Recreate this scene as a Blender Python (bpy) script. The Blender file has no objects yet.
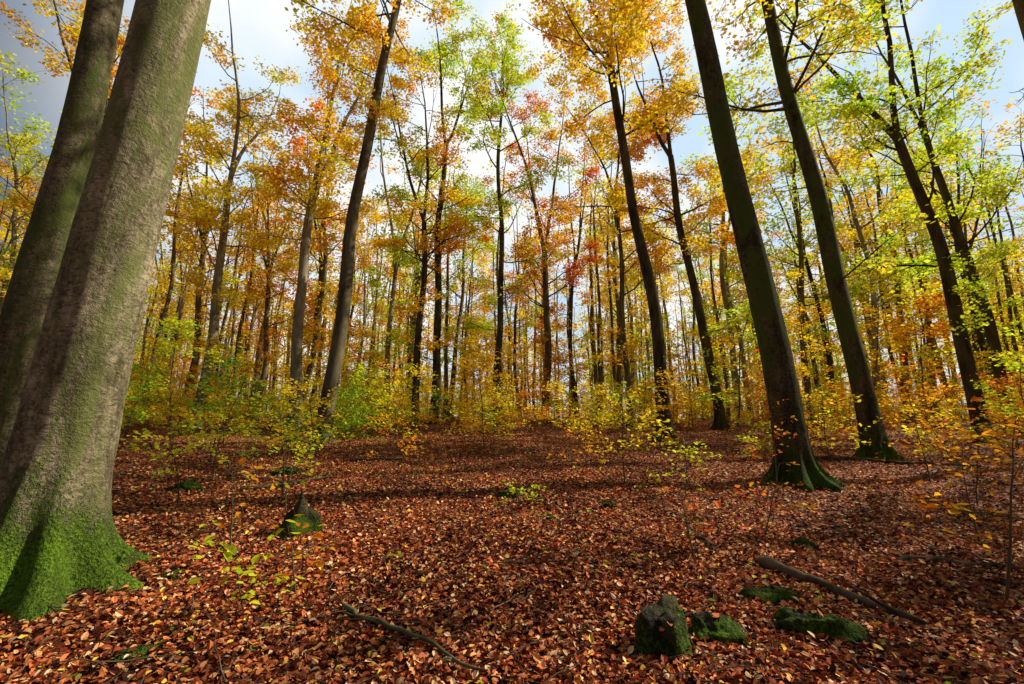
import bpy, math, random
import numpy as np
from mathutils import Vector, noise as mn

scene = bpy.context.scene
scene.view_settings.view_transform = 'Standard'
scene.view_settings.look = 'None'
scene.view_settings.exposure = 0

# ------------------------------------------------------------------ terrain
_w = [(0.55, 0.31, 0.4, .07), (-0.4, 0.72, 1.9, .05), (1.3, -0.6, 0.7, .035), (0.9, 1.7, 2.9, .022),
      (2.9, 1.3, .3, .014), (-2.3, 3.4, 1.3, .012), (5.1, -4.2, 2.2, .007), (6.7, 5.9, 4.0, .005)]
def gz(x, y):
    x = np.asarray(x, float); y = np.asarray(y, float)
    sp = 5.0*np.logaddexp(0, (y-42.0)/5.0)
    yy = np.maximum(y, -60)
    z = 0.09*yy - 0.105*sp
    z = z - 0.006*np.clip(x, -40, 40)*np.clip((y+5)/25, 0, 1)
    for a, b, c, m in _w:
        z = z + m*np.sin(a*x+b*y+c)*np.cos(0.37*b*x-0.5*a*y+2*c)
    return z
def g1(x, y): return float(gz(x, y))

# ------------------------------------------------------------------ materials
def new_mat(name):
    m = bpy.data.materials.new(name); m.use_nodes = True
    nt = m.node_tree
    for n in list(nt.nodes): nt.nodes.remove(n)
    return m, nt, nt.nodes, nt.links
def ramp(N, stops, interp='LINEAR'):
    r = N.new('ShaderNodeValToRGB'); cr = r.color_ramp; cr.interpolation = interp
    while len(cr.elements) > 1: cr.elements.remove(cr.elements[-1])
    cr.elements[0].position = stops[0][0]; cr.elements[0].color = (*stops[0][1], 1)
    for p, c in stops[1:]:
        e = cr.elements.new(p); e.color = (*c, 1)
    return r
def noise(N, L, vec, scale, detail=4, rough=.55, dist=0):
    n = N.new('ShaderNodeTexNoise'); n.inputs['Scale'].default_value = scale
    n.inputs['Detail'].default_value = detail; n.inputs['Roughness'].default_value = rough
    n.inputs['Distortion'].default_value = dist
    if vec is not None: L.new(vec, n.inputs['Vector'])
    return n
def mth(N, L, op, a, b=None, clamp=False):
    m = N.new('ShaderNodeMath'); m.operation = op; m.use_clamp = clamp
    for i, v in enumerate((a, b)):
        if v is None: continue
        if isinstance(v, (int, float)): m.inputs[i].default_value = v
        else: L.new(v, m.inputs[i])
    return m.outputs[0]
def mixc(N, L, f, a, b, mode='MIX'):
    m = N.new('ShaderNodeMix'); m.data_type = 'RGBA'; m.blend_type = mode
    for s, v in ((m.inputs['Factor'], f), (m.inputs['A'], a), (m.inputs['B'], b)):
        if isinstance(v, (int, float)): s.default_value = v
        elif isinstance(v, tuple): s.default_value = (*v, 1)
        else: L.new(v, s)
    return m.outputs['Result']
def maprange(N, L, v, a, b, c=0., d=1.):
    m = N.new('ShaderNodeMapRange'); m.clamp = True
    L.new(v, m.inputs[0])
    for i, x in enumerate((a, b, c, d)): m.inputs[i+1].default_value = x
    return m.outputs[0]

def bark_simple(name, dark, light, green=.3):
    m, nt, N, L = new_mat(name)
    out = N.new('ShaderNodeOutputMaterial'); bs = N.new('ShaderNodeBsdfDiffuse')
    L.new(bs.outputs[0], out.inputs[0])
    tc = N.new('ShaderNodeTexCoord'); ob = tc.outputs['Object']
    mp = N.new('ShaderNodeMapping'); mp.inputs['Scale'].default_value = (1, 1, .3); L.new(ob, mp.inputs[0])
    n1 = noise(N, L, mp.outputs[0], 3., 3, .7)
    r1 = ramp(N, [(.32, dark), (.52, tuple((a+b)/2 for a, b in zip(dark, light))), (.7, light)])
    L.new(n1.outputs[0], r1.inputs[0])
    sx = N.new('ShaderNodeSeparateXYZ'); L.new(ob, sx.inputs[0])
    mf = maprange(N, L, mth(N, L, 'ADD', sx.outputs[2], mth(N, L, 'MULTIPLY', n1.outputs[0], 1.2)), 1.5, .5, 0, green)
    L.new(mixc(N, L, mf, r1.outputs[0], (.045, .06, .008)), bs.inputs['Color'])
    return m

def bark_material(name, dark, light, moss_h, lich, moss_col=(.055, .10, .008), rate=3.2, lcol=(.085, .11, .02)):
    m, nt, N, L = new_mat(name)
    out = N.new('ShaderNodeOutputMaterial'); bs = N.new('ShaderNodeBsdfPrincipled')
    L.new(bs.outputs[0], out.inputs[0]); bs.inputs['Roughness'].default_value = .9
    bs.inputs['Specular IOR Level'].default_value = .12
    tc = N.new('ShaderNodeTexCoord'); ob = tc.outputs['Object']
    mp = N.new('ShaderNodeMapping'); mp.inputs['Scale'].default_value = (1, 1, .3); L.new(ob, mp.inputs[0])
    mp2 = N.new('ShaderNodeMapping'); mp2.inputs['Scale'].default_value = (1, 1, 1.8); L.new(ob, mp2.inputs[0])
    n1 = noise(N, L, mp.outputs[0], 3.4, 4, .72)
    n2 = noise(N, L, mp2.outputs[0], 13, 4, .78, .8)
    n3 = noise(N, L, ob, 42, 3, .7)
    mid = tuple((a+b)/2 for a, b in zip(dark, light))
    r1 = ramp(N, [(.38, dark), (.5, mid), (.62, light)]); L.new(n1.outputs[0], r1.inputs[0])
    c = mixc(N, L, maprange(N, L, n2.outputs[0], .56, .38, 0, .8), r1.outputs[0], tuple(v*.4 for v in dark))
    c = mixc(N, L, maprange(N, L, n3.outputs[0], .58, .68, 0, .4), c, tuple(min(.8, v*1.5) for v in light))
    c = mixc(N, L, maprange(N, L, n3.outputs[0], .42, .33, 0, .6), c, tuple(v*.3 for v in dark))
    n4 = noise(N, L, mp.outputs[0], 2.0, 4, .72, .8)
    c = mixc(N, L, maprange(N, L, n4.outputs[0], .46, .57, 0, lich), c, lcol)
    sx = N.new('ShaderNodeSeparateXYZ'); L.new(ob, sx.inputs[0])
    nn = mth(N, L, 'ADD', mth(N, L, 'MULTIPLY', n1.outputs[0], .6), mth(N, L, 'MULTIPLY', n3.outputs[0], .4))
    hh = mth(N, L, 'ADD', mth(N, L, 'DIVIDE', sx.outputs[2], moss_h), mth(N, L, 'MULTIPLY', mth(N, L, 'SUBTRACT', nn, .5), -rate))
    mf = maprange(N, L, hh, 1.15, .45, 0, .95)
    rm = ramp(N, [(.34, tuple(v*.2 for v in moss_col)), (.5, moss_col), (.64, tuple(v*2.3 for v in moss_col))])
    L.new(mth(N, L, 'ADD', mth(N, L, 'MULTIPLY', n3.outputs[0], .6), mth(N, L, 'MULTIPLY', n4.outputs[0], .4)), rm.inputs[0])
    c = mixc(N, L, mf, c, rm.outputs[0])
    L.new(c, bs.inputs['Base Color'])
    b2 = N.new('ShaderNodeBump'); b2.inputs['Strength'].default_value = 1.; b2.inputs['Distance'].default_value = .024
    h2 = mth(N, L, 'ADD', mth(N, L, 'MULTIPLY', n3.outputs[0], mth(N, L, 'ADD', mth(N, L, 'MULTIPLY', mf, 2.5), .7)), n2.outputs[0])
    L.new(h2, b2.inputs['Height']); L.new(b2.outputs[0], bs.inputs['Normal'])
    return m
bark_big = bark_material('bark_beech_grey', (.14, .112, .056), (.56, .46, .27), .6, .75, (.10, .18, .008), 7.5, (.17, .19, .05))
bark_left = bark_material('bark_beech_mossy', (.07, .058, .028), (.32, .26, .14), .5, .85, (.045, .08, .006), 6.5)
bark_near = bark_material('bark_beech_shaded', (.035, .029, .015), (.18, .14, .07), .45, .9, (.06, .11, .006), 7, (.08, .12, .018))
bark_pale = bark_simple('bark_beech_pale', (.15, .125, .08), (.40, .34, .22))
bark_dark = bark_simple('bark_beech_dark', (.025, .021, .012), (.13, .105, .055), .5)
bark_mid = bark_simple('bark_beech_mid', (.055, .045, .026), (.22, .18, .10))
moss_mat = bark_material('mossy_stone', (.03, .024, .014), (.16, .115, .07), .17, .5, (.07, .12, .006), 10.)
dead_mat = bark_simple('dead_wood', (.04, .027, .016), (.20, .14, .085), .0)

def leaf_material(name, transl=.5):
    m, nt, N, L = new_mat(name)
    out = N.new('ShaderNodeOutputMaterial')
    oi = N.new('ShaderNodeObjectInfo'); at = N.new('ShaderNodeAttribute'); at.attribute_name = 'rnd'
    tc = N.new('ShaderNodeTexCoord')
    n = noise(N, L, tc.outputs['Object'], .45, 1, .6)
    wn = N.new('ShaderNodeTexWhiteNoise'); wn.noise_dimensions = '1D'
    L.new(mth(N, L, 'MULTIPLY', at.outputs['Fac'], 917.3), wn.inputs['W'])
    hs = N.new('ShaderNodeHueSaturation')
    h = mth(N, L, 'ADD', mth(N, L, 'MULTIPLY', mth(N, L, 'SUBTRACT', at.outputs['Fac'], .5), .05),
            mth(N, L, 'MULTIPLY', mth(N, L, 'SUBTRACT', n.outputs[0], .5), .19))
    L.new(mth(N, L, 'ADD', h, .511), hs.inputs['Hue'])
    L.new(mth(N, L, 'ADD', mth(N, L, 'MULTIPLY', wn.outputs['Value'], .6), .78), hs.inputs['Value'])
    L.new(oi.outputs['Color'], hs.inputs['Color'])
    d = N.new('ShaderNodeBsdfDiffuse'); t = N.new('ShaderNodeBsdfTranslucent')
    mx = N.new('ShaderNodeMixShader'); mx.inputs[0].default_value = transl
    L.new(hs.outputs[0], d.inputs[0]); L.new(hs.outputs[0], t.inputs[0])
    L.new(d.outputs[0], mx.inputs[1]); L.new(t.outputs[0], mx.inputs[2])
    L.new(mx.outputs[0], out.inputs[0])
    return m
leaf_mat = leaf_material('autumn_leaf', .58)

LITTER = [(0, (.08, .018, .009)), (.16, (.26, .052, .018)), (.29, (.56, .135, .04)), (.42, (.80, .25, .07)),
          (.54, (.34, .07, .024)), (.66, (.88, .39, .14)), (.77, (.62, .16, .042)), (.88, (.92, .58, .29)), (.965, (.90, .60, .06))]
def litter_material(name, ground):
    m, nt, N, L = new_mat(name)
    out = N.new('ShaderNodeOutputMaterial'); bs = N.new('ShaderNodeBsdfPrincipled')
    bs.inputs['Roughness'].default_value = .7; bs.inputs['Specular IOR Level'].default_value = .12
    tc = N.new('ShaderNodeTexCoord'); ob = tc.outputs['Object']
    big = noise(N, L, ob, .6, 3, .65)
    rb = ramp(N, [(.3, (.42, .37, .37)), (.5, (.95, .95, .95)), (.68, (1.15, 1.15, 1.12))]); L.new(big.outputs[0], rb.inputs[0])
    if ground:
        v = N.new('ShaderNodeTexVoronoi'); v.inputs['Scale'].default_value = 20; L.new(ob, v.inputs['Vector'])
        sp = N.new('ShaderNodeSeparateColor'); L.new(v.outputs['Color'], sp.inputs[0])
        rr = ramp(N, LITTER, 'CONSTANT'); L.new(sp.outputs[0], rr.inputs[0])
        sh = mth(N, L, 'ADD', mth(N, L, 'MULTIPLY', sp.outputs[1], .7), .3)
        c = mixc(N, L, 1., rr.outputs[0], sh, 'MULTIPLY')
        c = mixc(N, L, maprange(N, L, v.outputs['Distance'], .45, .8), c, (.03, .012, .006))
        b = N.new('ShaderNodeBump'); b.inputs['Strength'].default_value = 1; b.inputs['Distance'].default_value = .03
        L.new(mth(N, L, 'ADD', sp.outputs[2], v.outputs['Distance']), b.inputs['Height'])
        L.new(b.outputs[0], bs.inputs['Normal'])
        L.new(bs.outputs[0], out.inputs[0])
    else:
        at = N.new('ShaderNodeAttribute'); at.attribute_name = 'rnd'
        rr = ramp(N, LITTER, 'CONSTANT'); L.new(at.outputs['Fac'], rr.inputs[0])
        wn = N.new('ShaderNodeTexWhiteNoise'); wn.noise_dimensions = '1D'
        L.new(mth(N, L, 'MULTIPLY', at.outputs['Fac'], 733.7), wn.inputs['W'])
        c = mixc(N, L, 1., rr.outputs[0], mth(N, L, 'ADD', mth(N, L, 'MULTIPLY', wn.outputs['Value'], .7), .5), 'MULTIPLY')
        L.new(bs.outputs[0], out.inputs[0])
    c = mixc(N, L, 1., c, rb.outputs[0], 'MULTIPLY')
    L.new(c, bs.inputs['Base Color'])
    return m
ground_mat = litter_material('leaf_litter_ground', True)
litter_mat = litter_material('fallen_leaf', False)

# ------------------------------------------------------------------ mesh builder
class MB:
    def __init__(s): s.v = []; s.f = []; s.m = []; s.r = []; s.n = 0
    def add(s, v, f, mat, rnd=None):
        s.v.append(np.asarray(v, np.float32)); f = np.asarray(f, np.int32)
        s.f.append(f+s.n); s.n += len(v)
        s.m.append(np.full(len(f), mat, np.int32) if np.isscalar(mat) else mat)
        s.r.append(np.zeros(len(f), np.float32) if rnd is None else np.asarray(rnd, np.float32))
    def arrays(s): return np.concatenate(s.v), np.concatenate(s.f), np.concatenate(s.m), np.concatenate(s.r)
    def mesh(s, name, mats, smooth0=True):
        v, f, mi, r = s.arrays()
        me = bpy.data.meshes.new(name)
        me.vertices.add(len(v)); me.vertices.foreach_set('co', v.ravel())
        me.loops.add(f.size); me.loops.foreach_set('vertex_index', f.ravel())
        me.polygons.add(len(f)); me.polygons.foreach_set('loop_start', np.arange(0, f.size, 4, dtype=np.int32))
        me.polygons.foreach_set('material_index', mi)
        me.polygons.foreach_set('use_smooth', (mi == 0) & smooth0)
        a = me.attributes.new('rnd', 'FLOAT', 'FACE'); a.data.foreach_set('value', r)
        for m in mats: me.materials.append(m)
        me.update(calc_edges=True)
        return me
def obj(name, me, loc=(0, 0, 0), rz=0, sc=1, color=None, parent=None):
    o = bpy.data.objects.new(name, me); scene.collection.objects.link(o)
    o.location = loc; o.rotation_euler = (0, 0, rz); o.scale = (sc, sc, sc)
    if color: o.color = (*color, 1)
    if parent: o.parent = parent
    return o

def tube(mb, pts, rad, k, mat=0):
    pts = np.asarray(pts); n = len(pts); rad = np.asarray(rad)
    t = np.gradient(pts, axis=0); t /= np.linalg.norm(t, axis=1)[:, None]+1e-9
    ref = np.array([1., 0, 0]) if abs(t[0][0]) < .8 else np.array([0, 1., 0])
    a = np.cross(t, ref); a /= np.linalg.norm(a, axis=1)[:, None]+1e-9
    b = np.cross(t, a)
    th = np.arange(k)*2*math.pi/k
    v = pts[:, None, :]+rad[:, None, None]*(np.cos(th)[None, :, None]*a[:, None, :]+np.sin(th)[None, :, None]*b[:, None, :])
    i = np.arange(n-1)[:, None]*k; j = np.arange(k)[None, :]; j2 = (j+1) % k
    f = np.stack([i+j, i+j2, i+k+j2, i+k+j], -1).reshape(-1, 4)
    mb.add(v.reshape(-1, 3), f, mat)

def leaves(mb, pos, size, rng, tilt=.5, mat=1, rich=False, rnd=None, smin=.7):
    n = len(pos)
    if n == 0: return
    nr = rng.normal(size=(n, 3))*tilt; nr[:, 2] += 1; nr /= np.linalg.norm(nr, axis=1)[:, None]
    a = rng.uniform(0, 2*math.pi, n); dirs = np.stack([np.cos(a), np.sin(a), np.zeros(n)], -1)
    s = np.cross(nr, dirs); s /= np.linalg.norm(s, axis=1)[:, None]+1e-9
    d = np.cross(s, nr)
    L = (size*rng.uniform(smin, 1.25, n))[:, None]; w = L*.33
    if rnd is None: rnd = rng.uniform(0, 1, n)
    p = pos
    if not rich:
        v = np.stack([p, p+d*L*.5+s*w, p+d*L, p+d*L*.5-s*w], 1).reshape(-1, 3)
        f = np.arange(4*n).reshape(-1, 4)
        mb.add(v, f, mat, rnd)
    else:
        cu = nr*L*rng.uniform(-.12, .3, (n, 1)); cd = nr*L*rng.uniform(-.3, .25, (n, 1))
        v = np.stack([p, p+d*L*.35+s*w*.95+cu, p+d*L*.72+s*w*.75+cu+cd*.5, p+d*L+cd,
                      p+d*L*.72-s*w*.75+cu+cd*.5, p+d*L*.35-s*w*.95+cu], 1).reshape(-1, 3)
        b = np.arange(n)[:, None]*6
        f = np.concatenate([b+np.array([[0, 1, 2, 3]]), b+np.array([[0, 3, 4, 5]])], 0)
        mb.add(v, f, mat, np.concatenate([rnd, rnd]))

def nrm(v): return v/(math.sqrt(float(v@v))+1e-9)
CFG_N = {0: 9, 1: 7, 2: 4, 3: 3}
def grow(mb, rng, p, d, L, r, lvl, LP, o):
    n = CFG_N[lvl]; st = L/(n-1); pts = [p]; trop = o['trop'][lvl]; wig = o.get('wig', .16)
    for i in range(n-1):
        d = d+rng.normal(size=3)*wig; d[2] += trop; d = nrm(d); p = p+d*st; pts.append(p)
    pts = np.array(pts)
    rr = r*(1-np.linspace(0, .85, n)); rr = np.maximum(rr, o['rmin'])
    if lvl <= o['twigs']: tube(mb, pts, rr, {0: 10, 1: 5, 2: 3, 3: 3}[lvl])
    if lvl == 3:
        m = max(o.get('lmin', 2), int(o['lpt']*L*rng.uniform(.4, 1.4)))
        if m == 0: return
        t = rng.uniform(.0, 1.1, m)*(n-1)
        i = np.clip(t.astype(int), 0, n-2); fr = (t-i)[:, None]
        sp = rng.normal(size=(m, 3))*o['spread']; sp[:, 2] *= .5
        LP.append(pts[i]*(1-fr)+pts[i+1]*fr+sp); return
    if lvl == 0: nc = int(L*o.get('k0', 1.5)+2)
    elif lvl == 1: nc = int(L*o['k1']+2)
    else: nc = int(L*o['k2']+2)
    for c in range(nc):
        t = rng.uniform(.22 if lvl else .15, 1)*(n-1); i = min(int(t), n-2); q = pts[i]+(pts[i+1]-pts[i])*(t-i)
        tg = nrm(pts[i+1]-pts[i]); pr = rng.normal(size=3)
        if lvl >= 1: pr[2] *= .35
        pr = nrm(pr-tg*(pr@tg)); a = math.radians(rng.uniform(32, 65))
        dd = nrm(tg*math.cos(a)+pr*math.sin(a))
        frac = 1-.55*t/(n-1)
        cl = {0: o['limb']*.8, 1: L*.42, 2: max(.4, L*.45)}[lvl]*frac*rng.uniform(.7, 1.25)
        grow(mb, rng, q, dd, cl, min(rr[i]*.55, .012*cl+.003), lvl+1, LP, o)

def tree_mb(seed, H=25, r0=.35, lean=(0, 0, 12), crown0=9, nlimb=20, limb=4.4, fork=.6, nfork=2, sides=14,
              flare=.5, lobes=5, lsize=.155, lpt=74, k1=1.4, k2=2.3, big=False, stubs=5, curv=.12, spread=.2, twigs=3,
              roots=None, lmin=2):
    rng = np.random.default_rng(seed); mb = MB(); LP = []
    o = dict(trop=[.10, .03, .0, -.02], rmin=.006, lpt=lpt, spread=spread, k1=k1, k2=k2, limb=limb, twigs=twigs, lmin=lmin)
    Ht = H*fork
    if twigs < 3 and not big: hs = np.concatenate([np.linspace(-.5, 1.4, 6), np.linspace(2., Ht, 14)])
    else: hs = np.concatenate([np.linspace(-.5, 1.6, 40 if big else 9), np.linspace(1.9, Ht, 46 if big else 22)])
    ph = rng.uniform(0, 6.28, 6)
    def cen(h):
        h = np.asarray(h, float); q = np.clip(h, 0, None)/lean[2]
        e = q**1.25
        wx = curv*(np.sin(h*.42+ph[0])-np.sin(ph[0]))+curv*.4*(np.sin(h*.95+ph[1])-np.sin(ph[1]))
        wy = curv*(np.sin(h*.38+ph[2])-np.sin(ph[2]))
        return np.stack([lean[0]*e+wx, lean[1]*e+wy, h], -1)
    def rad(h): return r0*(1-.72*np.clip(h, 0, H)/H)
    th = np.arange(sides)*2*math.pi/sides
    C = cen(hs); R = rad(hs)[:, None]*np.ones((1, sides))
    T, Hh = np.meshgrid(th, hs)
    Hp = np.clip(Hh, 0, None)
    lob = np.zeros_like(T)
    lp = np.sort(rng.uniform(0, 6.28/lobes*.6, lobes)+np.arange(lobes)*6.28/lobes)
    if roots: lp = roots
    for a in lp:
        dd = np.angle(np.exp(1j*(T-a-.12*Hp))); lob += rng.uniform(.75, 1.3)*np.exp(-(dd/.25)**2)
    R = R*(1+flare*np.exp(-Hp/.19)*(.1+2.2*lob)+.4*flare*np.exp(-Hp/.65)*(.4+1.0*lob))
    R = R*(1+.024*np.sin(2*T+Hh*.9+ph[3])+.018*np.sin(3*T-Hh*1.7+ph[4])+.012*np.sin(5*T+Hh*3.1+ph[5])*np.cos(Hh*2.3))
    if big:
        R = R*(1+.006*np.sin(9*T+Hh*5)+.006*np.sin(7*T-Hh*9.)+.005*rng.normal(size=R.shape))
    v = np.stack([C[:, 0:1]+R*np.cos(T), C[:, 1:2]+R*np.sin(T), Hh], -1).reshape(-1, 3)
    n = len(hs); i = np.arange(n-1)[:, None]*sides; j = np.arange(sides)[None, :]; j2 = (j+1) % sides
    mb.add(v, np.stack([i+j, i+j2, i+sides+j2, i+sides+j], -1).reshape(-1, 4), 0)
    top = C[-1]; rt = rad(Ht)
    tdir = nrm(C[-1]-C[-3])
    a0 = rng.uniform(0, 6.28)
    for q in range(nfork):
        a = a0+q*2*math.pi/nfork+rng.uniform(-.3, .3); el = math.radians(rng.uniform(8, 20)) if nfork > 1 else .03
        d = nrm(tdir+np.array([math.cos(a), math.sin(a), 0])*math.tan(el))
        L = (H-Ht)*rng.uniform(.85, 1.05); p = top-tdir*rt*.6; pts = [p]
        for s_ in range(9):
            d = nrm(d+rng.normal(size=3)*.07+np.array([0, 0, .06])); p = p+d*L/9; pts.append(p)
        pts = np.array(pts); rl = rt*(.76 if nfork > 1 else 1.)*(1-np.linspace(0, .9, 10))
        tube(mb, pts, rl, 8 if twigs > 1 else 5)
        nl = max(4, int(nlimb*.62*(2/nfork if nfork > 1 else 1.6)/1.3))
        for c in range(nl):
            t = rng.uniform(.08, 1.)*9; i2 = min(int(t), 8); qq = pts[i2]+(pts[i2+1]-pts[i2])*(t-i2)
            aa = rng.uniform(0, 6.28); e2 = math.radians(rng.uniform(15, 55))
            dd = np.array([math.cos(aa)*math.cos(e2), math.sin(aa)*math.cos(e2), math.sin(e2)])
            ll = limb*(1-.45*t/9)*rng.uniform(.6, 1.1)
            grow(mb, rng, qq, dd, ll, min(rl[i2]*.5, .011*ll+.005), 1, LP, o)
    nb = int(nlimb*.55)
    for c in range(nb+stubs):
        if c < nb: h = rng.uniform(min(crown0, Ht*.9), Ht)
        else: h = rng.uniform(crown0*.4, crown0)
        aa = rng.uniform(0, 6.28); e2 = math.radians(rng.uniform(5, 45))
        dd = np.array([math.cos(aa)*math.cos(e2), math.sin(aa)*math.cos(e2), math.sin(e2)])
        ll = limb*rng.uniform(.6, 1.05)*(1 if c < nb else .5)
        grow(mb, rng, cen(h), dd, ll, .011*ll+.005, 1, LP, o)
    if LP:
        LP = np.concatenate(LP); leaves(mb, LP, lsize, rng, .6)
    return mb
def tree_mesh(name, seed, bark=None, **kw):
    return tree_mb(seed, **kw).mesh(name, [bark or bark_mid, leaf_mat])

def sapling_mb(seed, H=1.5, r=.012, nb=10, bl=.6, lsize=.075, lpt=22, lean=.1, rich=True, start=.3):
    rng = np.random.default_rng(seed); mb = MB(); LP = []
    n = 9; p = np.array([0, 0, -.1]); d = nrm(np.array([rng.normal()*lean, rng.normal()*lean, 1])); pts = [p]
    for i in range(n-1):
        d = nrm(d+rng.normal(size=3)*.07); p = p+d*(H+.1)/(n-1); pts.append(p)
    pts = np.array(pts); tube(mb, pts, r*(1-np.linspace(0, .75, n)), 6)
    o = dict(trop=[.05, .02, .0, -.01], rmin=.0016 if H < 3 else .004, lpt=lpt, spread=lsize*.6, k1=2.2, k2=3.4, limb=bl, twigs=3 if H < 2 else 2)
    for c in range(nb):
        t = rng.uniform(start, 1)*(n-1); i = min(int(t), n-2); q = pts[i]+(pts[i+1]-pts[i])*(t-i)
        a = c*2.4+rng.uniform(-.4, .4); e = math.radians(rng.uniform(0, 40))
        dd = np.array([math.cos(a)*math.cos(e), math.sin(a)*math.cos(e), math.sin(e)])
        ll = bl*(1.15-.7*t/(n-1))*rng.uniform(.7, 1.2)
        if H < 3: grow(mb, rng, q, dd, ll, r*.4, 2, LP, o)
        else: grow(mb, rng, q, dd, ll, r*.35, 1, LP, o)
    if LP: leaves(mb, np.concatenate(LP), lsize, rng, .4, rich=rich)
    return mb
def sapling_mesh(name, seed, bark=None, **kw):
    return sapling_mb(seed, **kw).mesh(name, [bark or bark_mid, leaf_mat])

# ------------------------------------------------------------------ ground
nx, ny = 340, 420
u = np.linspace(-1, 1, nx); xs = 400*np.sinh(u*5.2)/math.sinh(5.2)
w = np.linspace(-.72, 1, ny); ys = 3+600*np.sinh(w*6)/math.sinh(6)
X, Y = np.meshgrid(xs, ys); Z = gz(X, Y)
v = np.stack([X, Y, Z], -1).reshape(-1, 3)
i = np.arange(ny-1)[:, None]*nx; j = np.arange(nx-1)[None, :]
f = np.stack([i+j, i+j+1, i+nx+j+1, i+nx+j], -1).reshape(-1, 4)
mb = MB(); mb.add(v, f, 0); obj('ground', mb.mesh('ground', [ground_mat]))

rng = np.random.default_rng(5)
N1 = 240000
dd = np.exp(rng.uniform(math.log(1.6), math.log(30), N1)); aa = rng.uniform(math.radians(30), math.radians(150), N1)
px = dd*np.cos(aa); py = dd*np.sin(aa)
pz = gz(px, py)+rng.uniform(.002, .035, N1)
sz = .041+.0012*dd
mb = MB()
leaves(mb, np.stack([px, py, pz], -1), sz, rng, .38, mat=0, rich=True, smin=.6)
me = mb.mesh('fallen_leaves', [litter_mat], smooth0=False); obj('fallen_leaves', me)

# ------------------------------------------------------------------ main trees (world metres)
YEL = (.90, .65, .035); GOLD = (.88, .53, .025); ORG = (.85, .37, .02); RUST = (.74, .24, .03); GRN = (.38, .54, .03); YGR = (.70, .72, .035)
heroes = [
 (-3.62, 3.75, dict(H=27, r0=.315, lean=(.27, 0, 6), crown0=13, flare=.75, roots=[.0, -.75, -1.45, -2.2, -3.0, 2.2, 1.1], sides=96, bark=bark_big, big=True, stubs=0, curv=.02, fork=.62, lpt=8), YEL),
 (-7.1, 6.4, dict(H=26, r0=.29, lean=(.1, 0, 12), crown0=11, bark=bark_left, sides=32, big=True, stubs=0, curv=.05, lpt=40), GOLD),
 (-6.1, 15, dict(H=27, r0=.26, lean=(1.2, 0, 15), crown0=14, bark=bark_mid, sides=24, big=True, stubs=2, curv=.12, fork=.68), GOLD),
 (-10.1, 21.5, dict(H=26, r0=.28, crown0=9, bark=bark_pale, sides=20, fork=.45), GOLD),
 (-14.7, 21.5, dict(H=24, r0=.24, crown0=7, bark=bark_pale, fork=.5), YEL),
 (-5.1, 24, dict(H=23, r0=.21, crown0=8, bark=bark_dark, fork=.5), GOLD),
 (-4.4, 25.5, dict(H=28, r0=.25, crown0=8, bark=bark_dark, fork=.62, lean=(0.1, 0, 12)), YGR),
 (-.8, 25, dict(H=25, r0=.20, crown0=8, bark=bark_dark, fork=.7, nfork=1), YGR),
 (2.0, 28, dict(H=24, r0=.25, crown0=7, bark=bark_mid, fork=.45, nfork=3), RUST),
 (6.2, 24, dict(H=22, r0=.18, crown0=7, bark=bark_mid, lean=(-.3, 0, 12), fork=.6), GOLD),
 (5.3, 16, dict(H=27, r0=.24, crown0=12, bark=bark_dark, lean=(-1.35, 0, 17), sides=24, big=True, fork=.6, stubs=3), GOLD),
 (9.7, 21.5, dict(H=26, r0=.24, crown0=9, bark=bark_dark, lean=(-1.9, 0, 20), sides=18, fork=.55), GOLD),
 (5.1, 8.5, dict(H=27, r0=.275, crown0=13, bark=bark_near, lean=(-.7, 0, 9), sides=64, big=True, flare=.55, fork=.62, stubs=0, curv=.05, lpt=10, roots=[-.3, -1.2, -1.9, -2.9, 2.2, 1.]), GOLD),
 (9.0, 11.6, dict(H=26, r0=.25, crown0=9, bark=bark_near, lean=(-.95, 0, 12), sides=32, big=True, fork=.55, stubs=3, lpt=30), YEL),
 (16.2, 16, dict(H=24, r0=.24, crown0=6, bark=bark_dark, lean=(-.8, 0, 11), sides=20, fork=.5, limb=3.8, lpt=60), YGR),
 (18.9, 17.5, dict(H=23, r0=.2, crown0=6, bark=bark_dark, lean=(-.8, 0, 11), fork=.5, limb=3.8), YGR),
 (-19.5, 19.0, dict(H=24, r0=.22, crown0=7, bark=bark_mid, fork=.5), GOLD),
]
for k, (x, y, kw, col) in enumerate(heroes):
    me = tree_mesh('beech_tree', 100+k, **kw)
    obj('beech_tree', me, (x, y, g1(x, y)), 0, 1, col)
taken = [(h[0], h[1]) for h in heroes]

# ------------------------------------------------------------------ surrounding forest
variants = []
for k in range(7):
    r = random.Random(k)
    variants.append(tree_mesh('beech_tree_model', 300+k, H=r.uniform(20, 25), r0=r.uniform(.14, .22), crown0=r.uniform(4.5, 7),
                    fork=r.uniform(.45, .7), nfork=r.choice([1, 2, 2, 3]), nlimb=18, limb=3.9, lsize=.22, lpt=46, k1=1.1, k2=1.6, spread=.28, twigs=2,
                    sides=10, bark=[bark_dark, bark_mid, bark_pale, bark_pale][k % 4], curv=.2, lean=(r.uniform(-.6, .6), r.uniform(-.6, .6), 12)))
sparse = [tree_mesh('open_beech_tree_model', 350+k, H=25, r0=.24, crown0=12, nlimb=10, lsize=.16, lpt=5, lmin=0, k1=1., k2=1.5, sides=12, bark=bark_mid, twigs=3, stubs=1) for k in range(2)]
young = [sapling_mesh('young_beech_model', 400+k, H=[5, 6.5, 8, 4][k], r=.045, nb=[20, 24, 26, 18][k], bl=2.0, lsize=.17, lpt=24, rich=False, start=.1) for k in range(4)]
R = random.Random(11)
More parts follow.
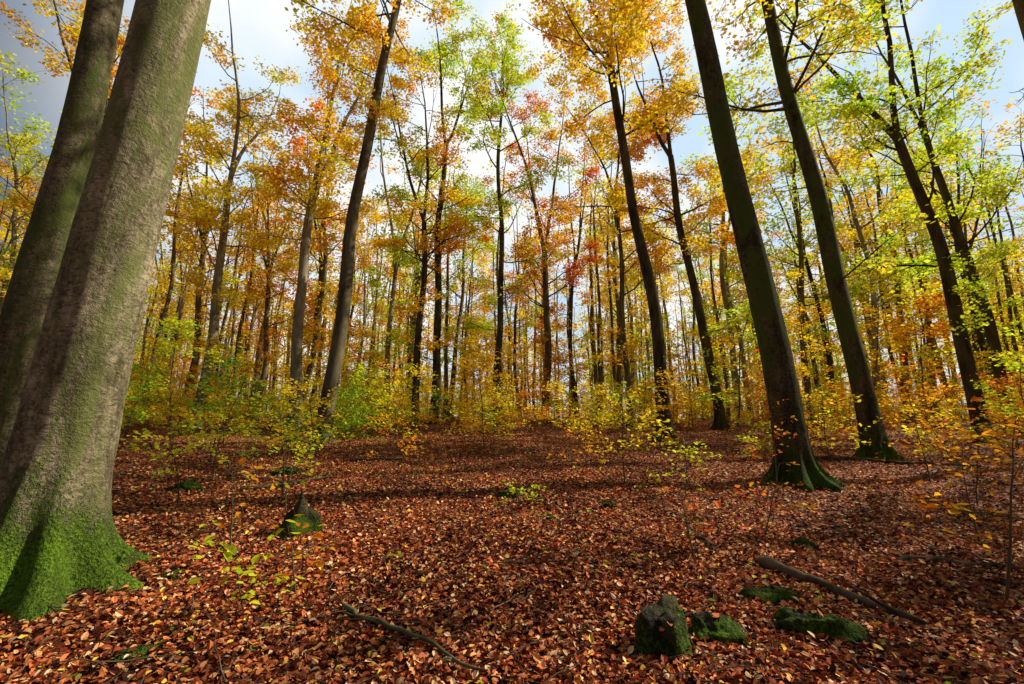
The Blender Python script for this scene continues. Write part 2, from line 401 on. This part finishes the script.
def palette(x):
    if x < -8: opts = [YEL, GOLD, GOLD, YEL, ORG, YGR, ORG]
    elif x < 8: opts = [GOLD, ORG, YEL, ORG, YGR, GOLD, YEL]
    else: opts = [YEL, GOLD, YGR, GOLD, YGR, YEL, ORG]
    return R.choice(opts)
def tint(b):
    s = R.uniform(.85, 1.08); return tuple(v*s for v in b)
def place(n, y0, y1, mind, cond, bucket):
    c = 0; t = 0
    while c < n and t < n*40:
        t += 1
        y = R.uniform(y0, y1); x = R.uniform(-1, 1)*(y1*1.3+10)
        if not cond(x, y): continue
        if any((x-a)**2+(y-b)**2 < mind*mind for a, b in taken): continue
        taken.append((x, y)); bucket.append((x, y)); c += 1
near = []; far = []
place(100, 24, 54, 3.1, lambda x, y: abs(x) < y*1.2+3, near)
for x, y in near:
    obj('beech_tree', R.choice(variants), (x, y, g1(x, y)), R.uniform(0, 6.28), R.uniform(.8, 1.12), tint(palette(x)))
lightm = [tree_mb(700+k, H=R.uniform(19, 24), r0=R.uniform(.14, .2), crown0=R.uniform(3.5, 6), fork=R.uniform(.5, .7), nfork=R.choice([1, 2]), nlimb=16, limb=3.8,
          lsize=.40, lpt=14, k1=1.0, k2=1.1, spread=.4, twigs=1, sides=6, curv=.2, stubs=4).arrays() for k in range(6)]
polem = [tree_mb(760+k, H=R.uniform(17, 23), r0=R.uniform(.12, .19), crown0=11, fork=.75, nfork=1, nlimb=8, limb=2.2,
          lsize=.25, lpt=10, k1=1.0, k2=1.1, spread=.3, twigs=1, sides=7, curv=.15, stubs=3).arrays() for k in range(3)]
lighty = [sapling_mb(720+k, H=[5, 7, 4][k], r=.045, nb=18, bl=2.2, lsize=.3, lpt=9, rich=False, start=.05).arrays() for k in range(3)]
acc = {}
def bake(arr, x, y, z, rz, s, col):
    v, f, m, r = arr; c, sn = math.cos(rz)*s, math.sin(rz)*s
    w = np.stack([v[:, 0]*c-v[:, 1]*sn+x, v[:, 0]*sn+v[:, 1]*c+y, v[:, 2]*s+z], -1)
    acc.setdefault(col, MB()).add(w, f, m, r)
place(220, 54, 125, 3.2, lambda x, y: abs(x) < y*1.2+6, far)
for x, y in far: bake(R.choice(lightm), x, y, g1(x, y)-.3, R.uniform(0, 6.28), R.uniform(.8, 1.15), palette(x))
po = []
place(210, 27, 75, 1.4, lambda x, y: abs(x) < y*1.15+3, po)
for x, y in po: bake(R.choice(polem), x, y, g1(x, y)-.2, R.uniform(0, 6.28), R.uniform(.8, 1.15), palette(x))
ub = []
place(220, 38, 100, 1.8, lambda x, y: abs(x) < y*1.2+5, ub)
for x, y in ub: bake(R.choice(lighty), x, y, g1(x, y)-.2, R.uniform(0, 6.28), R.uniform(.7, 1.3), palette(x))
forest = bpy.data.objects.new('distant_beech_forest', None); scene.collection.objects.link(forest)
for col, m_ in acc.items():
    obj('forest_foliage', m_.mesh('forest_foliage', [bark_mid, leaf_mat]), (0, 0, 0), 0, 1, col, forest)
yb = []
place(105, 17, 50, 1.9, lambda x, y: abs(x) < y*1.2+5 and not (abs(x) < 9 and y < 24), yb)
for x, y in yb:
    obj('young_beech_tree', R.choice(young), (x, y, g1(x, y)), R.uniform(0, 6.28), R.uniform(.5, 1.05), tint(palette(x)))
for x, y, k, c, s in [(11, 24, 1, YEL, .9), (13, 20, 2, GOLD, .85), (-17, 15, 1, YEL, .8), (-12.5, 17, 0, YGR, .8), (3.6, 26, 0, GOLD, .8), (-2.5, 28, 1, YEL, .8), (19, 14, 3, YGR, 1.),
                      (9.8, 5.0, 2, YEL, 1.0), (8.6, 3.8, 1, GOLD, .9), (13.2, 9.0, 2, YEL, 1.0)]:  # this row: unseen trees right of the frame, added to shade the foreground
    obj('young_beech_tree', young[k], (x, y, g1(x, y)), x, s, c)
for x, y, vi in [(14.5, 10.5, 0), (17, 5.2, 1), (15, -4, 1), (9, -8, 0), (-12, 4, 0), (-9, -5, 1)]:  # trees out of view; first pair added to throw shadow bands on the ground
    obj('beech_tree', sparse[vi], (x, y, g1(x, y)), x*1.3, 1.0, GOLD)
for x, y, vi, s in [(21, 2.8, 3, 1), (26, 4.2, 0, 1), (32, 17.5, 1, 1)]:  # off-frame crowns; first pair put in to darken the nearest ground with shadow
    obj('beech_tree', variants[vi], (x, y, g1(x, y)), x*1.3, s, GOLD)

# ------------------------------------------------------------------ saplings
for x, y, H, nb, bl, col, lp, sd in [
    (-3.35, 7.0, 1.35, 14, .8, YGR, 24, 1), (-1.75, 3.3, .45, 6, .22, YGR, 24, 2), (1.9, 8.0, 1.55, 20, 1.0, YEL, 30, 3),
    (3.65, 3.7, 1.35, 13, .65, ORG, 14, 4), (2.9, 5.6, .85, 8, .45, RUST, 16, 5),
    (4.5, 8.0, 1.7, 14, .6, RUST, 22, 7), (-1.3, 7.4, .7, 7, .35, ORG, 16, 8), (-5.2, 8.2, 1.9, 18, .9, YGR, 24, 9),
    (-4.0, 9.5, 1.7, 18, .9, YEL, 24, 10), (5.0, 5.2, 1.0, 10, .6, ORG, 14, 12), (1.2, 9.5, 1.0, 12, .6, ORG, 20, 13),
    (6.6, 6.8, 1.2, 14, .7, RUST, 18, 15), (2.6, 7.2, .8, 10, .6, YGR, 24, 16),
    (.1, 6.6, .3, 6, .16, YGR, 40, 18), (7.4, 8.4, 1.5, 14, .8, ORG, 18, 19), (-4.6, 6.6, 1.3, 14, .8, YGR, 26, 20), (-2.4, 9.6, 1.2, 14, .8, ORG, 22, 21),
    (-1.5, 3.5, .5, 6, .25, ORG, 3, 22), (-2.5, 4.4, .8, 7, .3, ORG, 2, 23), (1.6, 4.3, .7, 6, .3, RUST, 4, 24), (-2.9, 6.2, 1., 6, .4, YGR, 3, 25)]:
    obj('beech_sapling', sapling_mesh('beech_sapling', 500+sd, H=H, r=.006+.005*H, nb=nb, bl=bl, lpt=lp, lsize=.07 if H > .4 else .05), (x, y, g1(x, y)), 0, 1, col)
shr = [sapling_mesh('sapling_model', 600+k, H=[1.2, 1.8, 2.4, 2.9][k], r=.016, nb=[16, 20, 26, 28][k], bl=1.2, lpt=28, lsize=.11, start=.12, rich=False) for k in range(4)]
sb = []
def scond(x, y):
    if abs(x) > y*1.15+3: return False
    if abs(x) < 5 and y < 13: return False
    return R.random() < (.95 if x < -2 else .5)
place(260, 9.5, 38, .8, scond, sb)
for x, y in sb:
    obj('beech_sapling', R.choice(shr), (x, y, g1(x, y)), R.uniform(0, 6.28), R.uniform(.7, 1.2), R.choice([YEL, YGR, YGR, GOLD, YEL, GRN] if x < 0 else [ORG, YGR, GOLD, YEL, YEL, RUST]))
rng = np.random.default_rng(21); mb = MB()
for q in range(34):
    d = math.exp(rng.uniform(math.log(3), math.log(12))); a = rng.uniform(.65, 2.5); x, y = d*math.cos(a), d*math.sin(a)
    n = rng.integers(3, 8); p = np.stack([x+rng.normal(size=n)*.05, y+rng.normal(size=n)*.05, np.zeros(n)], -1); p[:, 2] = gz(p[:, 0], p[:, 1])+rng.uniform(.03, .1, n)
    leaves(mb, p, .045, rng, .5, mat=1, rich=True)
obj('seedling_plants', mb.mesh('seedling_plants', [bark_mid, leaf_mat]), (0, 0, 0), 0, 1, (.25, .34, .04))

# ------------------------------------------------------------------ stumps, stones, dead wood
def rough_disp(v, amp, sc, seed):
    o = v.copy(); c = v.mean(0)
    for i in range(len(v)):
        p = Vector(v[i])*sc+Vector((seed*7.1, seed*3.3, 0))
        q = mn.fractal(p, .9, 2.1, 5)
        d = v[i]-c; o[i] = v[i]+d/(np.linalg.norm(d)+1e-6)*q*amp
    return o
def settle(parent, v, frac, n, seed):
    rng = np.random.default_rng(seed); top = v[v[:, 2] > v[:, 2].max()*frac]
    p = top[rng.integers(0, len(top), n)]+np.array([0, 0, .004]); m = MB()
    leaves(m, p-np.array([.02, .0, 0]), .05, rng, .35, mat=0, rich=True)
    obj('settled_leaves', m.mesh('settled_leaves', [litter_mat], smooth0=False), parent=parent)
def stump(name, seed, x, y, r, h, jag=.5, tip=.35, rz=0):
    rng = np.random.default_rng(seed); k = 56; n = 22; mb = MB()
    th = np.arange(k)*2*math.pi/k; ph = rng.uniform(0, 6.28, 8)
    top = h*(1-jag*.5+jag*.5*np.sin(th+ph[0])+.2*jag*np.sin(3*th+ph[1])+.12*jag*np.sin(7*th+ph[2]))
    rows = []
    for i in range(n):
        t = i/(n-1); z = -.12+(top+.12)*t
        rr = r*(tip+(1-tip)*(1-t)**1.1)*(1+.2*np.sin(3*th+ph[3]+t)+.1*np.sin(5*th+ph[4]-2*t))
        rr = rr*(1+.9*np.exp(-t*4)*(.5+.5*np.sin(4*th+ph[5])))
        rows.append(np.stack([rr*np.cos(th)+.12*h*t, rr*np.sin(th)*.8, z], -1))
    for q, s in ((1, .8), (2, .5), (3, .02)):
        b = rows[n-1].copy(); c = b.mean(0); b = c+(b-c)*s; b[:, 2] = rows[n-1][:, 2]*s+(c[2]+.03*h)*(1-s); rows.append(b)
    v = rough_disp(np.concatenate(rows), r*.18, 7, seed); m = len(rows)
    i = np.arange(m-1)[:, None]*k; j = np.arange(k)[None, :]; j2 = (j+1) % k
    mb.add(v, np.stack([i+j, i+j2, i+k+j2, i+k+j], -1).reshape(-1, 4), 0)
    o = obj(name, mb.mesh(name, [moss_mat]), (x, y, g1(x, y)), rz); settle(o, v, .5, 7, seed); return o
stump('mossy_stump', 1, -2.3, 5.2, .30, .36, .6, .25)
stump('mossy_stump', 2, .84, 2.8, .16, .24, .2, .8, 1)
stump('mossy_stump', 3, -.05, 7.1, .2, .14, .4, .6)
def rock(name, seed, x, y, s, rz=0):
    mb = MB(); a, b = 48, 28
    U, V = np.meshgrid(np.arange(a)*2*math.pi/a, np.linspace(.001, math.pi-.001, b))
    d = np.stack([np.sin(V)*np.cos(U), np.sin(V)*np.sin(U), np.cos(V)], -1)
    v = rough_disp(d.reshape(-1, 3), .4, 1.3, seed)*np.array(s)
    i = np.arange(b-1)[:, None]*a; j = np.arange(a)[None, :]; j2 = (j+1) % a
    mb.add(v, np.stack([i+j, i+a+j, i+a+j2, i+j2], -1).reshape(-1, 4), 0)
    o = obj(name, mb.mesh(name, [moss_mat]), (x, y, g1(x, y)+s[2]*.1), rz); settle(o, v, .45, 9, seed+50); return o
rock('mossy_rock', 1, 1.2, 2.98, (.16, .13, .11), .4)
rock('mossy_rock', 2, 1.85, 3.05, (.24, .12, .11), -.3)
rock('mossy_rock', 3, -5.2, 7.6, (.25, .18, .12), .3)
rock('mossy_rock', 5, 1.85, 3.6, (.22, .10, .07), .2)
rock('mossy_rock', 6, -4.4, 9.2, (.25, .18, .13), .3)
rock('mossy_rock', 7, -2.05, 2.75, (.09, .07, .05), .6)
rock('mossy_rock', 8, .45, 5.6, (.10, .08, .06), 1.)
rock('mossy_rock', 9, 3.1, 5.2, (.14, .09, .07), .1)
rock('mossy_rock', 10, 1.3, 6.4, (.12, .09, .07), 2.)
rock('mossy_rock', 11, -2.75, 4.0, (.10, .08, .04), 2.)
def deadwood(name, seed, p0, p1, r, nb=3, sag=.03, mat=dead_mat, lift=.01):
    rng = np.random.default_rng(seed); mb = MB(); n = 16
    t = np.linspace(0, 1, n); x = p0[0]+(p1[0]-p0[0])*t+np.cumsum(rng.normal(size=n))*sag; y = p0[1]+(p1[1]-p0[1])*t+np.cumsum(rng.normal(size=n))*sag
    z = gz(x, y)+r*.6+lift+rng.normal(size=n)*.006
    ox, oy, oz = x[0], y[0], z[0]
    pts = np.stack([x-ox, y-oy, z-oz], -1); rr = r*(1-.55*t)*(1+.1*rng.normal(size=n)); rr[0] *= .5; rr[-1] *= .3
    tube(mb, pts, rr, 12)
    for q in range(nb):
        i = rng.integers(3, n-2); d = nrm(np.array([rng.normal(), rng.normal(), .2])); L = rng.uniform(.2, .6)*min(1, r*18)
        b = [pts[i]]
        for s in range(4):
            d = nrm(d+rng.normal(size=3)*.2); b.append(b[-1]+d*L/4)
        tube(mb, np.array(b), rr[i]*.45*np.linspace(1, .3, 5), 6)
    return obj(name, mb.mesh(name, [mat]), (ox, oy, oz))
deadwood('fallen_branch', 1, (2.2, 4.4), (2.6, 3.25), .055, 1, .02)
deadwood('fallen_branch', 2, (-1.15, 3.35), (-.12, 2.62), .018, 4, .015, bark_mid, lift=.04)
deadwood('fallen_branch', 3, (-4.4, 7.6), (-3.0, 8.1), .04, 2, .02, bark_mid)
deadwood('fallen_branch', 4, (3.6, 4.6), (5.0, 4.3), .03, 3, .03)
deadwood('fallen_branch', 5, (2.1, 5.6), (1.95, 4.8), .03, 2, .03)
deadwood('fallen_branch', 6, (-4, 11), (-2.5, 11.4), .04, 3, .04)
deadwood('fallen_branch', 7, (7, 12.6), (9.5, 9.9), .06, 3, .03)
rng = np.random.default_rng(9); mb = MB()
for q in range(560):
    d = math.exp(rng.uniform(math.log(2.2), math.log(16))); a = rng.uniform(.5, 2.65); L = rng.uniform(.12, .6)
    x0, y0 = d*math.cos(a), d*math.sin(a); b = rng.uniform(0, 6.28); t = np.linspace(0, 1, 5)
    x = x0+L*math.cos(b)*t+rng.normal(size=5)*.015; y = y0+L*math.sin(b)*t+rng.normal(size=5)*.015
    tube(mb, np.stack([x, y, gz(x, y)+.04+rng.uniform(0, .05)*t], -1), rng.uniform(.002, .006)*np.linspace(1, .4, 5), 4)
obj('fallen_twigs', mb.mesh('fallen_twigs', [dead_mat]))

# ------------------------------------------------------------------ light
SUN_EL = 38; sd = Vector((.975, .22, 0)).normalized()
el = math.radians(SUN_EL)
to_sun = Vector((sd.x*math.cos(el), sd.y*math.cos(el), math.sin(el)))
sl = bpy.data.lights.new('sun', 'SUN'); sl.energy = 5; sl.angle = math.radians(.5); sl.color = (1, .94, .82)
so = bpy.data.objects.new('sun', sl); scene.collection.objects.link(so)
so.rotation_euler = to_sun.to_track_quat('Z', 'Y').to_euler(); so.location = (20, 5, 30)

wd = bpy.data.worlds.new('World'); scene.world = wd; wd.use_nodes = True
N = wd.node_tree.nodes; L = wd.node_tree.links
bg = N['Background']; sky = N.new('ShaderNodeTexSky'); sky.sky_type = 'NISHITA'; sky.sun_disc = False
sky.sun_elevation = el; sky.sun_rotation = math.atan2(sd.x, sd.y)
tc = N.new('ShaderNodeTexCoord')
cn = noise(N, L, tc.outputs['Generated'], 2.4, 3, .6, .0)
dp = N.new('ShaderNodeVectorMath'); dp.operation = 'DOT_PRODUCT'
L.new(tc.outputs['Generated'], dp.inputs[0]); dp.inputs[1].default_value = tuple(Vector((.36, .85, .45)).normalized())
bank = maprange(N, L, dp.outputs['Value'], .35, .60)          # bright haze and thin cloud ahead
hz = mixc(N, L, maprange(N, L, cn.outputs[0], .42, .57), (12.5, 16.2, 20.), (20.5, 20.8, 21.))
L.new(mixc(N, L, bank, sky.outputs[0], hz), bg.inputs['Color'])
bg.inputs['Strength'].default_value = .05

# ------------------------------------------------------------------ camera
cam = bpy.data.cameras.new('camera'); cam.lens = 16; cam.sensor_width = 36; cam.clip_end = 3000; cam.clip_start = .05
co = bpy.data.objects.new('camera', cam); scene.collection.objects.link(co)
co.location = (0, 0, g1(0, 0)+1.5); co.rotation_euler = (math.radians(102), 0, 0)
scene.camera = co
